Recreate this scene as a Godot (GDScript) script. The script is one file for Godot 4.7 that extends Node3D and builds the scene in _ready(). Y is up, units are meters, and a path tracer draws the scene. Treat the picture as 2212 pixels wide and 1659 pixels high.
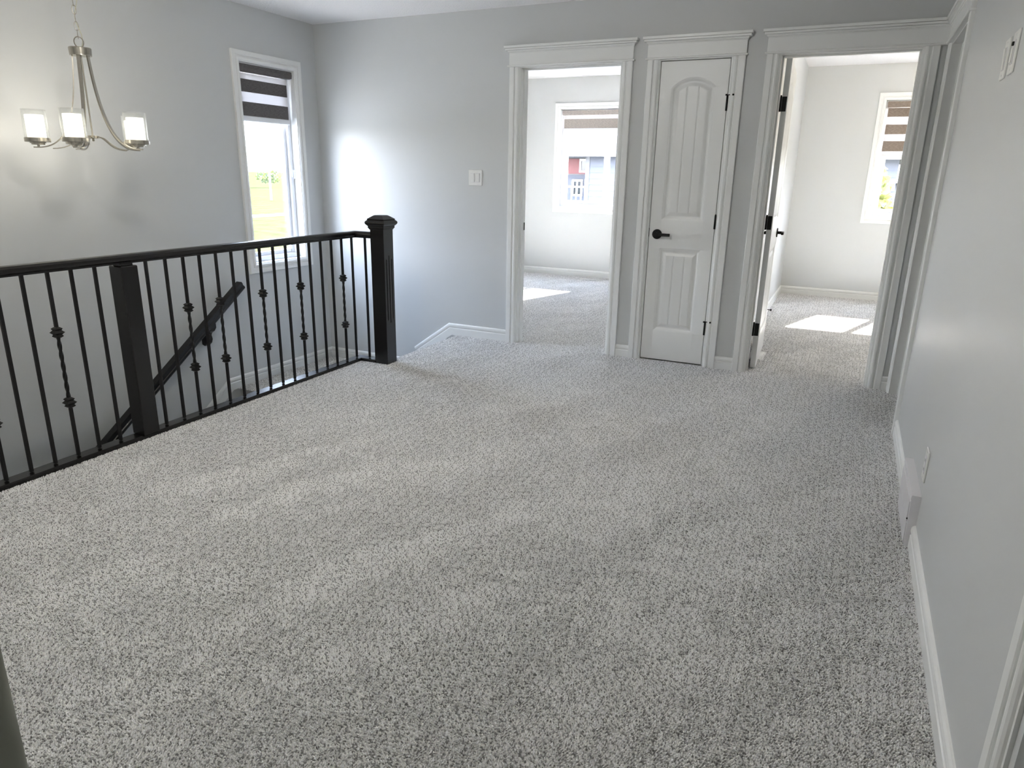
extends Node3D

# ---------------------------------------------------------------- dimensions (metres, y up, camera looks towards -z)
const EYE := 1.3155
const XL := -4.21      # inner face of the stairwell's outer wall
const XR := 0.37       # face of the right-hand wall
const ZB := -4.975     # face of the wall with the three doors
const ZB2 := -5.095    # its bedroom side
const ZF := -8.87      # face of the bedrooms' window wall
const ZN := -0.40      # loft side of the near wall
const CH := 2.455      # ceiling
const LOW := -3.0      # storey below
const GROUND := -3.4

var M := {}
var taken := {}
var rng := RandomNumberGenerator.new()


# ---------------------------------------------------------------- mesh helper
class MB:
	var st := SurfaceTool.new()
	func _init() -> void:
		st.begin(Mesh.PRIMITIVE_TRIANGLES)
		st.set_smooth_group(-1)
	func smooth(on: bool) -> void:
		st.set_smooth_group(1 if on else -1)
	func tri(a: Vector3, b: Vector3, c: Vector3) -> void:   # counter-clockwise seen from outside
		st.add_vertex(a); st.add_vertex(c); st.add_vertex(b)
	func quad(a: Vector3, b: Vector3, c: Vector3, d: Vector3) -> void:
		tri(a, b, c); tri(a, c, d)
	# a box between two rectangles (bottom lo, top hi), so that it may taper
	func frustum(x0: float, x1: float, z0: float, z1: float, y0: float, X0: float, X1: float, Z0: float, Z1: float, y1: float) -> void:
		var a := Vector3(x0, y0, z0); var b := Vector3(x1, y0, z0); var c := Vector3(x1, y0, z1); var d := Vector3(x0, y0, z1)
		var e := Vector3(X0, y1, Z0); var f := Vector3(X1, y1, Z0); var g := Vector3(X1, y1, Z1); var h := Vector3(X0, y1, Z1)
		quad(a, b, c, d); quad(h, g, f, e)
		quad(d, c, g, h); quad(b, a, e, f); quad(c, b, f, g); quad(a, d, h, e)
	func box(lo: Vector3, hi: Vector3) -> void:
		frustum(lo.x, hi.x, lo.z, hi.z, lo.y, lo.x, hi.x, lo.z, hi.z, hi.y)
	# a box with all its edges chamfered by r
	func bevel(lo: Vector3, hi: Vector3, r: float) -> void:
		var q := func(x: int, y: int, z: int, ax: int) -> Vector3:
			var p := Vector3(lo.x if x < 0 else hi.x, lo.y if y < 0 else hi.y, lo.z if z < 0 else hi.z)
			if ax != 0: p.x -= x * r
			if ax != 1: p.y -= y * r
			if ax != 2: p.z -= z * r
			return p
		for s in [-1, 1]:
			var X := [q.call(s, -1, -1, 0), q.call(s, 1, -1, 0), q.call(s, 1, 1, 0), q.call(s, -1, 1, 0)]
			var Y := [q.call(-1, s, -1, 1), q.call(-1, s, 1, 1), q.call(1, s, 1, 1), q.call(1, s, -1, 1)]
			var Z := [q.call(-1, -1, s, 2), q.call(1, -1, s, 2), q.call(1, 1, s, 2), q.call(-1, 1, s, 2)]
			for F in [X, Y, Z]:
				if s > 0: quad(F[0], F[1], F[2], F[3])
				else: quad(F[3], F[2], F[1], F[0])
		for s in [-1, 1]:
			for t in [-1, 1]:
				fix([q.call(s, t, -1, 0), q.call(s, t, 1, 0), q.call(s, t, 1, 1), q.call(s, t, -1, 1)], Vector3(s, t, 0))
				fix([q.call(s, -1, t, 0), q.call(s, 1, t, 0), q.call(s, 1, t, 2), q.call(s, -1, t, 2)], Vector3(s, 0, t))
				fix([q.call(-1, s, t, 1), q.call(1, s, t, 1), q.call(1, s, t, 2), q.call(-1, s, t, 2)], Vector3(0, s, t))
				for u in [-1, 1]:
					var a: Vector3 = q.call(s, t, u, 0); var b: Vector3 = q.call(s, t, u, 1); var c: Vector3 = q.call(s, t, u, 2)
					if (b - a).cross(c - a).dot(Vector3(s, t, u)) > 0: tri(a, b, c)
					else: tri(a, c, b)
	func fix(F: Array, n: Vector3) -> void:
		if (F[1] - F[0]).cross(F[2] - F[0]).dot(n) > 0: quad(F[0], F[1], F[2], F[3])
		else: quad(F[3], F[2], F[1], F[0])
	# profile (u, v) carried along a path that lies in a plane with normal n; u is across the path in that plane, v along n
	func sweep(prof: PackedVector2Array, path: PackedVector3Array, n: Vector3, flip := 1.0, closed := false) -> void:
		var rings := []
		var cnt := path.size()
		for i in cnt:
			var t0 := Vector3.ZERO; var t1 := Vector3.ZERO
			if closed or i > 0: t0 = (path[i] - path[(i - 1 + cnt) % cnt]).normalized()
			if closed or i < cnt - 1: t1 = (path[(i + 1) % cnt] - path[i]).normalized()
			if t0 == Vector3.ZERO: t0 = t1
			if t1 == Vector3.ZERO: t1 = t0
			var l0 := n.cross(t0) * flip; var l1 := n.cross(t1) * flip
			var m := (l0 + l1) / (1.0 + l0.dot(l1))
			var ring := PackedVector3Array()
			for p in prof: ring.append(path[i] + m * p.x + n * p.y)
			rings.append(ring)
		var k := prof.size()
		var area := 0.0
		for j in k: area += prof[j].x * prof[(j + 1) % k].y - prof[(j + 1) % k].x * prof[j].y
		var rev := area * flip < 0.0
		for i in (cnt if closed else cnt - 1):
			var A: PackedVector3Array = rings[i]; var B: PackedVector3Array = rings[(i + 1) % cnt]
			for j in k:
				var j2 := (j + 1) % k
				if rev: quad(A[j], A[j2], B[j2], B[j])
				else: quad(A[j], B[j], B[j2], A[j2])
		if not closed:
			cap(rings[0], (path[0] - path[1]).normalized()); cap(rings[cnt - 1], (path[cnt - 1] - path[cnt - 2]).normalized())
	func cap(ring: PackedVector3Array, n: Vector3) -> void:
		var flat := PackedVector2Array()
		var ax := n.cross(Vector3.UP)
		if ax.length() < 0.1: ax = n.cross(Vector3.RIGHT)
		ax = ax.normalized()
		var ay := n.cross(ax)
		for p in ring: flat.append(Vector2(p.dot(ax), p.dot(ay)))
		var idx := Geometry2D.triangulate_polygon(flat)
		for i in range(0, idx.size(), 3):
			var a := ring[idx[i]]; var b := ring[idx[i + 1]]; var c := ring[idx[i + 2]]
			if (b - a).cross(c - a).dot(n) > 0: tri(a, b, c)
			else: tri(a, c, b)
	# turned about the y axis through c; prof = (radius, height) from the bottom up
	func lathe(prof: PackedVector2Array, c: Vector3, seg := 24, soft := true, b := Basis.IDENTITY) -> void:
		smooth(soft)
		for i in prof.size() - 1:
			for s in seg:
				var a0 := TAU * s / seg; var a1 := TAU * (s + 1) / seg
				var P := func(p: Vector2, a: float) -> Vector3: return c + b * Vector3(cos(a) * p.x, p.y, -sin(a) * p.x)
				var p0: Vector3 = P.call(prof[i], a0); var p1: Vector3 = P.call(prof[i], a1)
				var p2: Vector3 = P.call(prof[i + 1], a1); var p3: Vector3 = P.call(prof[i + 1], a0)
				if prof[i].x > 1e-6: tri(p0, p1, p2)
				if prof[i + 1].x > 1e-6: tri(p0, p2, p3)
		smooth(false)
	# round or flat bar along a path: section is a list of (u, v) offsets, side gives the u direction
	func bar(path: PackedVector3Array, section: PackedVector2Array, side: Vector3, soft := true, closed := false) -> void:
		smooth(soft)
		var rings := []
		var cnt := path.size()
		for i in cnt:
			var t := (path[(i + 1) % cnt] - path[(i - 1 + cnt) % cnt]) if closed else (path[mini(i + 1, cnt - 1)] - path[maxi(i - 1, 0)])
			t = t.normalized()
			var u := (side - t * side.dot(t)).normalized()
			var v := t.cross(u)
			var ring := PackedVector3Array()
			for p in section: ring.append(path[i] + u * p.x + v * p.y)
			rings.append(ring)
		var k := section.size()
		for i in (cnt if closed else cnt - 1):
			for j in k:
				var j2 := (j + 1) % k
				quad(rings[i][j], rings[i][j2], rings[(i + 1) % cnt][j2], rings[(i + 1) % cnt][j])
		smooth(false)
		if not closed:
			cap(rings[0], (path[0] - path[1]).normalized()); cap(rings[cnt - 1], (path[cnt - 1] - path[cnt - 2]).normalized())
	func mesh() -> ArrayMesh:
		st.generate_normals()
		return st.commit()


func disc(r: float, n := 10) -> PackedVector2Array:
	var a := PackedVector2Array()
	for i in n: a.append(Vector2(cos(TAU * i / n), sin(TAU * i / n)) * r)
	return a

func rect(w: float, h: float) -> PackedVector2Array:
	return PackedVector2Array([Vector2(-w / 2, -h / 2), Vector2(w / 2, -h / 2), Vector2(w / 2, h / 2), Vector2(-w / 2, h / 2)])

func P2(a: Array) -> PackedVector2Array:
	var o := PackedVector2Array()
	for i in range(0, a.size(), 2): o.append(Vector2(a[i], a[i + 1]))
	return o

func V3(a: Array) -> PackedVector3Array:
	var o := PackedVector3Array()
	for p in a: o.append(p)
	return o

func numbered(n: String) -> String:
	var k: int = taken.get(n, 0)
	taken[n] = k + 1
	return n if k == 0 else "%s_%03d" % [n, k]

func put(called: String, mesh: Mesh, m: Material, parent: Node = null) -> MeshInstance3D:
	var o := MeshInstance3D.new()
	o.mesh = mesh
	o.material_override = m
	if parent == null:
		o.name = numbered(called)
		add_child(o)
	else:
		o.name = called
		parent.add_child(o, true)
	return o

func base(called: String, at := Vector3.ZERO, turn := 0.0) -> Node3D:
	var o := Node3D.new()
	o.name = numbered(called)
	add_child(o)
	o.position = at
	o.rotation.y = turn
	return o

func tag(o: Node, label: String, category: String, group := "", kind := "") -> Node:
	o.set_meta("label", label)
	o.set_meta("category", category)
	if group: o.set_meta("group", group)
	if kind: o.set_meta("kind", kind)
	return o

func struct(o: Node, label: String, category: String) -> Node:
	return tag(o, label, category, "", "structure")

func boxes(list: Array) -> ArrayMesh:
	var b := MB.new()
	for e in list: b.box(e[0], e[1])
	return b.mesh()

func bx(a: float, b: float, c: float, d: float, e: float, f: float) -> Array:   # x0 x1 y0 y1 z0 z1
	return [Vector3(minf(a, b), minf(c, d), minf(e, f)), Vector3(maxf(a, b), maxf(c, d), maxf(e, f))]


# ---------------------------------------------------------------- materials
func plain(c: Color, rough: float, metal := 0.0) -> StandardMaterial3D:
	var m := StandardMaterial3D.new()
	m.albedo_color = c
	m.roughness = rough
	m.metallic = metal
	return m

func noise_tex(seed_: int, freq: float, size: int, normal := false, strength := 4.0, ramp: Gradient = null, kind := FastNoiseLite.TYPE_SIMPLEX_SMOOTH, oct := 3) -> NoiseTexture2D:
	var n := FastNoiseLite.new()
	n.seed = seed_
	n.noise_type = kind
	n.frequency = freq
	n.fractal_octaves = oct
	var t := NoiseTexture2D.new()
	t.noise = n
	t.width = size
	t.height = size
	t.seamless = true
	t.as_normal_map = normal
	t.bump_strength = strength
	if ramp: t.color_ramp = ramp
	return t

func ramp(a: Color, b: Color) -> Gradient:
	var g := Gradient.new()
	g.set_color(0, a)
	g.set_color(1, b)
	return g

func world_tri(m: StandardMaterial3D, scale: float) -> void:
	m.uv1_triplanar = true
	m.uv1_world_triplanar = true
	m.uv1_scale = Vector3.ONE * scale

func make_materials() -> void:
	var paint := plain(Color(0.822, 0.830, 0.832), 0.38)
	world_tri(paint, 3.0)
	paint.normal_enabled = true
	paint.normal_texture = noise_tex(3, 0.045, 512, true, 1.0)
	paint.normal_scale = 0.10
	M.paint = paint
	var ceil := plain(Color(0.955, 0.95, 0.95), 0.9)
	world_tri(ceil, 2.0)
	ceil.normal_enabled = true
	ceil.normal_texture = noise_tex(8, 0.05, 512, true, 6.0)
	ceil.normal_scale = 0.5
	M.ceiling = ceil
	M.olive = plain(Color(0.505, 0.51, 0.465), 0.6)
	M.trim = plain(Color(0.945, 0.95, 0.945), 0.34)
	M.vinyl = plain(Color(0.93, 0.935, 0.95), 0.35)
	M.plate = plain(Color(0.92, 0.92, 0.91), 0.3)
	M.register = plain(Color(0.90, 0.895, 0.91), 0.35)
	M.slot = plain(Color(0.10, 0.10, 0.10), 0.7)
	var wood := plain(Color(0.062, 0.055, 0.057), 0.27)
	world_tri(wood, 1.0)
	wood.albedo_texture = noise_tex(21, 0.02, 512, false, 1.0, ramp(Color(0.75, 0.72, 0.72), Color(1, 1, 1)))
	wood.uv1_scale = Vector3(9, 1.2, 9)
	M.dark_wood = wood
	M.iron = plain(Color(0.045, 0.045, 0.048), 0.45, 0.2)
	M.black = plain(Color(0.045, 0.045, 0.048), 0.42, 0.4)
	M.nickel = plain(Color(0.72, 0.70, 0.66), 0.27, 1.0)
	M.cord = plain(Color(0.78, 0.77, 0.66), 0.5)
	var glass := plain(Color(0.10, 0.11, 0.11, 0.08), 0.02)
	glass.transparency = BaseMaterial3D.TRANSPARENCY_ALPHA
	M.glass = glass
	var lampglass := plain(Color(0.45, 0.47, 0.47, 0.08), 0.03)
	lampglass.transparency = BaseMaterial3D.TRANSPARENCY_ALPHA
	M.lamp_glass = lampglass
	var glow := plain(Color(0.97, 0.96, 0.92), 0.5)
	glow.emission_enabled = true
	glow.emission = Color(1.0, 0.985, 0.90)
	glow.emission_energy_multiplier = 0.30
	M.glow = glow
	var sheer := plain(Color(0.93, 0.92, 0.93, 0.96), 0.8)
	sheer.transparency = BaseMaterial3D.TRANSPARENCY_ALPHA
	sheer.backlight_enabled = true
	sheer.backlight = Color(0.5, 0.5, 0.5)
	M.sheer = sheer
	M.band_dark = fabric(Color(0.47, 0.455, 0.455), 31)
	M.band_taupe = fabric(Color(0.80, 0.765, 0.74), 32)
	M.band_oak = fabric(Color(0.66, 0.60, 0.555), 33)
	var under := plain(Color(0.80, 0.80, 0.79), 1.0)
	M.backing = under
	var pile := plain(Color(1, 1, 1), 0.5)
	pile.metallic_specular = 0.8
	pile.vertex_color_use_as_albedo = true
	pile.rim_enabled = true
	pile.rim = 1.0
	pile.rim_tint = 0.4
	M.pile = pile
	# outside
	var grass := plain(Color(0.215, 0.22, 0.165), 1.0)
	grass.metallic_specular = 0.0
	world_tri(grass, 0.05)
	grass.albedo_texture = noise_tex(41, 0.02, 512, false, 1.0, ramp(Color(0.72, 0.74, 0.66), Color(1, 1, 0.92)), FastNoiseLite.TYPE_SIMPLEX_SMOOTH, 5)
	M.grass = grass
	M.road = plain(Color(0.36, 0.35, 0.34), 0.9)
	M.concrete = plain(Color(0.61, 0.60, 0.585), 0.9)  # for the added paving, pale so that it bounces daylight indoors
	M.siding = plain(Color(0.31, 0.32, 0.355), 0.7)
	M.siding_pale = plain(Color(0.38, 0.38, 0.39), 0.7)
	M.brick_red = plain(Color(0.46, 0.29, 0.29), 0.8)
	M.roof = plain(Color(0.40, 0.39, 0.39), 0.9)
	M.far_pane = plain(Color(0.14, 0.16, 0.18), 0.08)
	var leaf := plain(Color(0.36, 0.36, 0.17), 0.8)
	leaf.backlight_enabled = true
	leaf.backlight = Color(0.3, 0.31, 0.14)
	M.leaf = leaf
	var leaf2 := plain(Color(0.17, 0.20, 0.12), 0.85)
	leaf2.backlight_enabled = true
	leaf2.backlight = Color(0.25, 0.3, 0.12)
	M.leaf_dark = leaf2
	M.bark = plain(Color(0.34, 0.29, 0.25), 0.95)

func fabric(c: Color, s: int) -> StandardMaterial3D:
	var m := plain(c, 0.9)
	world_tri(m, 1.0)
	m.uv1_scale = Vector3(2.0, 14.0, 2.0)
	m.albedo_texture = noise_tex(s, 0.03, 512, false, 1.0, ramp(Color(0.72, 0.72, 0.72), Color(1, 1, 1)))
	m.backlight_enabled = true
	m.backlight = Color(0.05, 0.05, 0.05)
	return m


# ---------------------------------------------------------------- trim profiles
# door and window casing: u from the outer edge inwards, v out of the wall
func casing_profile() -> PackedVector2Array:
	return P2([0, 0, 0, 0.016, 0.003, 0.019, 0.036, 0.019, 0.039, 0.016, 0.041, 0.0105, 0.047, 0.0105, 0.049, 0.014, 0.054, 0.0170, 0.061, 0.0180, 0.068, 0.0165, 0.074, 0.0125, 0.077, 0.008, 0.083, 0.007, 0.083, 0])

# baseboard: u up from the floor, v out of the wall
func board_profile() -> PackedVector2Array:
	return P2([0, 0, 0, 0.013, 0.056, 0.013, 0.059, 0.010, 0.062, 0.0085, 0.066, 0.011, 0.073, 0.0135, 0.082, 0.0135, 0.090, 0.011, 0.095, 0.006, 0.097, 0.0])

# straight run of casing up one side of an opening (path goes up; flip tells on which side the inner edge lies)
func jamb_casing(called: String, foot: Vector3, top: float, n: Vector3, flip: float, parent: Node = null) -> MeshInstance3D:
	var b := MB.new()
	b.sweep(casing_profile(), V3([foot, Vector3(foot.x, top, foot.z)]), n, flip)
	return put(called, b.mesh(), M.trim, parent)

# head over a door on a wall that faces +z (local): fillet, frieze and stepped cap
func head_mesh(x0: float, x1: float, open_left := true, open_right := true) -> ArrayMesh:
	var b := MB.new()
	var L := func(o: float) -> float: return x0 - (o if open_left else 0.0)
	var R := func(o: float) -> float: return x1 + (o if open_right else 0.0)
	var slab := func(y0: float, y1: float, va: float, vb: float) -> void:
		b.frustum(L.call(va - 0.019), R.call(va - 0.019), 0.0, va, y0, L.call(vb - 0.019), R.call(vb - 0.019), 0.0, vb, y1)
	slab.call(2.056, 2.059, 0.026, 0.031)
	slab.call(2.059, 2.065, 0.031, 0.031)
	slab.call(2.065, 2.069, 0.031, 0.021)
	slab.call(2.069, 2.148, 0.020, 0.020)
	slab.call(2.148, 2.152, 0.024, 0.026)
	slab.call(2.152, 2.1535, 0.021, 0.021)
	slab.call(2.1535, 2.158, 0.028, 0.028)
	slab.call(2.158, 2.164, 0.028, 0.033)
	slab.call(2.164, 2.1655, 0.026, 0.026)
	slab.call(2.1655, 2.177, 0.042, 0.043)
	slab.call(2.177, 2.179, 0.034, 0.034)
	slab.call(2.179, 2.194, 0.050, 0.051)
	slab.call(2.194, 2.196, 0.051, 0.049)
	return b.mesh()


# ---------------------------------------------------------------- doors
# depth of the moulded face of a two-panel door with an arched upper panel; x from the slab's left edge, y from its bottom
func panel_depth(d: float, x: float, gl: float, gr: float) -> float:
	if d <= 0.0: return 0.0
	var h := 0.0
	if d < 0.004: h = -0.0025 * d / 0.004
	elif d < 0.009: h = -0.0025
	elif d < 0.022: h = lerpf(-0.0025, -0.0095, (d - 0.009) / 0.013)
	elif d < 0.030: h = -0.0095
	elif d < 0.052: h = lerpf(-0.0095, -0.003, (d - 0.030) / 0.022)
	else:
		h = -0.003
		for g in [gl, gr]:
			var e := absf(x - g)
			if e < 0.004: h -= 0.004 * (1.0 - e / 0.004)
	return h

func door_face(b: MB, w: float, h: float, zface: float, out: float, margin: float) -> void:
	# the arch rises 6 cm over its spring
	var xl := margin; var xr := w - margin
	var half := (xr - xl) / 2.0
	var rise := 0.062
	var rad := (half * half + rise * rise) / (2.0 * rise)
	var spring := 1.861
	var cy := spring + rise - rad
	var gl := xl + (xr - xl) * 0.37; var gr := xl + (xr - xl) * 0.64
	var dep := func(x: float, y: float) -> float:
		var du := minf(minf(x - xl, xr - x), y - 1.005)
		if y > cy: du = minf(du, rad - Vector2(x - w / 2.0, y - cy).length())
		var dl := minf(minf(x - xl, xr - x), minf(y - 0.215, 0.808 - y))
		return panel_depth(maxf(du, dl), x, gl, gr)
	# grid lines: fine where the mouldings are
	var xs := PackedFloat32Array([0.0])
	var x := xl - 0.002
	while x < xr + 0.003:
		xs.append(x)
		x += 0.0032 if (x < xl + 0.056 or x > xr - 0.056 or absf(x - gl) < 0.007 or absf(x - gr) < 0.007) else 0.006
	xs.append(w)
	var ys := PackedFloat32Array([0.0])
	var y := 0.213
	while y < 1.94:
		ys.append(y)
		if y < 0.275 or (y > 0.75 and y < 0.812) or (y > 1.0 and y < 1.06) or y > 1.79: y += 0.004
		elif y >= 0.812 and y < 0.995: y += 0.19
		else: y += 0.03
	ys.append(h)
	b.smooth(true)
	var rows := []
	for yy in ys:
		var row := PackedVector3Array()
		for xx in xs: row.append(Vector3(xx, yy, zface + out * dep.call(xx, yy)))
		rows.append(row)
	for j in ys.size() - 1:
		for i in xs.size() - 1:
			var A: Vector3 = rows[j][i]; var B: Vector3 = rows[j][i + 1]; var C: Vector3 = rows[j + 1][i + 1]; var D: Vector3 = rows[j + 1][i]
			if out > 0: b.quad(A, B, C, D)
			else: b.quad(D, C, B, A)
	b.smooth(false)

# slab with its lower left front corner at the origin, front facing +z
func slab_mesh(w: float, h: float, th: float, margin: float) -> ArrayMesh:
	var b := MB.new()
	door_face(b, w, h, 0.0, 1.0, margin)
	door_face(b, w, h, -th, -1.0, margin)
	var a := Vector3.ZERO; var c := Vector3(w, h, 0); var t := Vector3(0, 0, -th)
	b.quad(Vector3(w, 0, 0), Vector3(w, 0, 0) + t, c + t, c)
	b.quad(a + t, a, Vector3(0, h, 0), Vector3(0, h, 0) + t)
	b.quad(Vector3(0, h, 0), c, c + t, Vector3(0, h, 0) + t)
	b.quad(t, Vector3(w, 0, 0) + t, Vector3(w, 0, 0), a)
	return b.mesh()

# lever set on a face at z = 0 (front +z); the lever points along +x * dir
func lever(parent: Node, at: Vector3, dir: float, turn := 0.0) -> void:
	var hold := Node3D.new()
	hold.name = "lever_handle"
	parent.add_child(hold, true)
	hold.position = at
	hold.rotation.y = turn
	var to_z := Basis(Vector3.RIGHT, PI / 2)
	var b := MB.new()
	b.lathe(P2([0.0, 0.0, 0.034, 0.0, 0.034, 0.007, 0.0325, 0.0085, 0.0, 0.0085]), Vector3.ZERO, 32, false, to_z)
	put("rose", b.mesh(), M.black, hold)
	b = MB.new()
	b.lathe(P2([0.0, 0.008, 0.011, 0.008, 0.011, 0.045, 0.0, 0.045]), Vector3.ZERO, 20, false, to_z)
	b.bevel(Vector3(-0.012 if dir > 0 else -0.100, -0.0095, 0.036), Vector3(0.100 if dir > 0 else 0.012, 0.0095, 0.054), 0.002)
	put("lever", b.mesh(), M.black, hold)

func hinge_pin(parent: Node, at: Vector3, stop: float) -> void:
	var b := MB.new()
	b.lathe(P2([0.0, -0.046, 0.0065, -0.046, 0.0065, 0.046, 0.0, 0.046]), at, 12)
	b.lathe(P2([0.0, 0.046, 0.0045, 0.046, 0.0045, 0.052, 0.0, 0.052]), at, 10)
	if stop != 0.0:
		b.bar(V3([at + Vector3(0, 0.050, 0), at + Vector3(stop * 0.034, 0.050, 0.008)]), disc(0.0028, 8), Vector3.UP)
		b.lathe(P2([0.0, -0.007, 0.007, -0.005, 0.007, 0.005, 0.0, 0.007]), at + Vector3(stop * 0.036, 0.050, 0.008), 12)
		b.lathe(P2([0.0, -0.006, 0.006, -0.005, 0.006, 0.005, 0.0, 0.006]), at + Vector3(-stop * 0.006, 0.050, 0.010), 10)
	put("hinge", b.mesh(), M.black, parent)

# jamb boards lining an opening in a wall that faces +z, from zf back to zr, with a stop
func jamb_mesh(x0: float, x1: float, zf: float, zr: float, stop_z: float, th := 0.02) -> ArrayMesh:
	var b := MB.new()
	b.box(Vector3(x0 - th, 0, zr), Vector3(x0, 2.05, zf))
	b.box(Vector3(x1, 0, zr), Vector3(x1 + th, 2.05, zf))
	b.box(Vector3(x0 - th, 2.05, zr), Vector3(x1 + th, 2.07, zf))
	var s0 := stop_z - 0.016; var s1 := stop_z + 0.016
	b.bevel(Vector3(x0 - 0.002, 0, s0), Vector3(x0 + 0.011, 2.05, s1), 0.002)
	b.bevel(Vector3(x1 - 0.011, 0, s0), Vector3(x1 + 0.002, 2.05, s1), 0.002)
	b.bevel(Vector3(x0, 2.039, s0), Vector3(x1, 2.052, s1), 0.002)
	return b.mesh()


# ---------------------------------------------------------------- windows; local x along the wall, +z into the room, origin on the wall's face
func window(called: String, label: String, at: Vector3, turn: float, w: float, y0: float, y1: float, depth: float, split: bool) -> Node3D:
	var o := base(called, at, turn)
	struct(o, label, "window")
	var h := w / 2.0
	var b := MB.new()
	var r := 0.075
	var prof := PackedVector2Array()
	for p in casing_profile(): prof.append(Vector2(-p.x * r / 0.083 + r, p.y))
	b.sweep(prof, V3([Vector3(-h, y0, 0), Vector3(h, y0, 0), Vector3(h, y1, 0), Vector3(-h, y1, 0)]), Vector3(0, 0, 1), -1.0, true)
	put("casing", b.mesh(), M.trim, o)
	b = MB.new()
	var q := 0.012
	b.box(Vector3(-h - q, y0 - q, -depth), Vector3(-h, y1 + q, 0.0))
	b.box(Vector3(h, y0 - q, -depth), Vector3(h + q, y1 + q, 0.0))
	b.box(Vector3(-h, y0 - q, -depth), Vector3(h, y0, 0.0))
	b.box(Vector3(-h, y1, -depth), Vector3(h, y1 + q, 0.0))
	put("liner", b.mesh(), M.trim, o)
	var ring := func(x0: float, x1: float, ya: float, yb: float, t: float, za: float, zb: float) -> ArrayMesh:
		var f := MB.new()
		f.bevel(Vector3(x0, ya, zb), Vector3(x0 + t, yb, za), 0.003)
		f.bevel(Vector3(x1 - t, ya, zb), Vector3(x1, yb, za), 0.003)
		f.bevel(Vector3(x0 + t, ya, zb), Vector3(x1 - t, ya + t, za), 0.003)
		f.bevel(Vector3(x0 + t, yb - t, zb), Vector3(x1 - t, yb, za), 0.003)
		return f.mesh()
	var zf := -depth + 0.045
	put("window_frame", ring.call(-h, h, y0, y1, 0.038, zf + 0.012, -depth - 0.02), M.vinyl, o)
	var sashes := [[-h + 0.036, h - 0.036, -depth + 0.035]]
	if split: sashes = [[-h + 0.036, 0.034, -depth + 0.035], [-0.034, h - 0.036, -depth + 0.006]]
	for s in sashes:
		var sa := put("sash", ring.call(s[0], s[1], y0 + 0.036, y1 - 0.036, 0.044 if split else 0.034, s[2], s[2] - 0.028), M.vinyl, o)
		var g := MB.new()
		var t := 0.04 if split else 0.03
		g.box(Vector3(s[0] + t, y0 + 0.036 + t, s[2] - 0.017), Vector3(s[1] - t, y1 - 0.036 - t, s[2] - 0.013))
		put("pane", g.mesh(), M.glass, sa)
	if not split:
		var k := MB.new()
		var lp := Vector3(h - 0.022, 1.29, zf + 0.012)
		k.bevel(lp + Vector3(-0.010, -0.035, 0), lp + Vector3(0.010, 0.035, 0.008), 0.002)
		k.bar(V3([lp + Vector3(0, 0.015, 0.008), lp + Vector3(0.004, 0.020, 0.024), lp + Vector3(-0.004, -0.045, 0.030)]), disc(0.005, 8), Vector3.RIGHT)
		put("latch", k.mesh(), M.vinyl, o)
	return o

# day-and-night roller blind: bands = [top, bottom, opaque?]
func blind(label: String, at: Vector3, turn: float, w: float, top: float, cas: float, bands: Array, rail: Array, m: Material, at_z: float) -> void:
	var o := base("zebra_blind", at, turn)
	tag(o, label, "window blind", "day and night window blinds")
	var h := w / 2.0
	var b := MB.new()
	var pr := P2([0.0, 0.0, 0.052, 0.0, 0.056, 0.004, 0.058, cas * 0.5, 0.054, cas - 0.004, 0.048, cas, 0.0, cas])
	var c := MB.new()
	c.bar(V3([Vector3(-h + 0.014, top, at_z), Vector3(h - 0.004, top, at_z)]), pr, Vector3(0, 0, 1), false)
	put("cassette", c.mesh(), m, o)
	for s in [-1.0, 1.0]:
		b = MB.new()
		b.bevel(Vector3(s * (h - 0.010) - 0.003, top - cas - 0.002, at_z - 0.006), Vector3(s * (h - 0.010) + 0.009, top + 0.002, at_z + 0.054), 0.002)
		put("end_cap", b.mesh(), M.vinyl, o)
	b = MB.new()
	b.box(Vector3(-h + 0.006, top, at_z - 0.004), Vector3(h - 0.006, top + 0.006, at_z + 0.050))
	put("head_rail", b.mesh(), M.vinyl, o)
	for e in bands:
		b = MB.new()
		var t := 0.0011 if e[2] else 0.0006
		b.box(Vector3(-h + 0.028, e[1], at_z + 0.016 - t), Vector3(h - 0.028, e[0], at_z + 0.016 + t))
		put("band" if e[2] else "sheer_band", b.mesh(), m if e[2] else M.sheer, o)
	b = MB.new()
	b.bevel(Vector3(-h + 0.024, rail[1], at_z + 0.004), Vector3(h - 0.024, rail[0], at_z + 0.028), 0.005)
	put("bottom_rail", b.mesh(), M.vinyl, o)


# ---------------------------------------------------------------- lights
func bulb(parent: Node, at: Vector3, c: Color, e: float, size: float) -> void:
	var l := OmniLight3D.new()
	l.name = "lamp_light"
	parent.add_child(l, true)
	l.position = at
	l.light_color = c
	l.light_energy = e
	l.light_size = size
	l.omni_range = 14.0
	l.omni_attenuation = 2.0
	l.shadow_enabled = true

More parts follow.
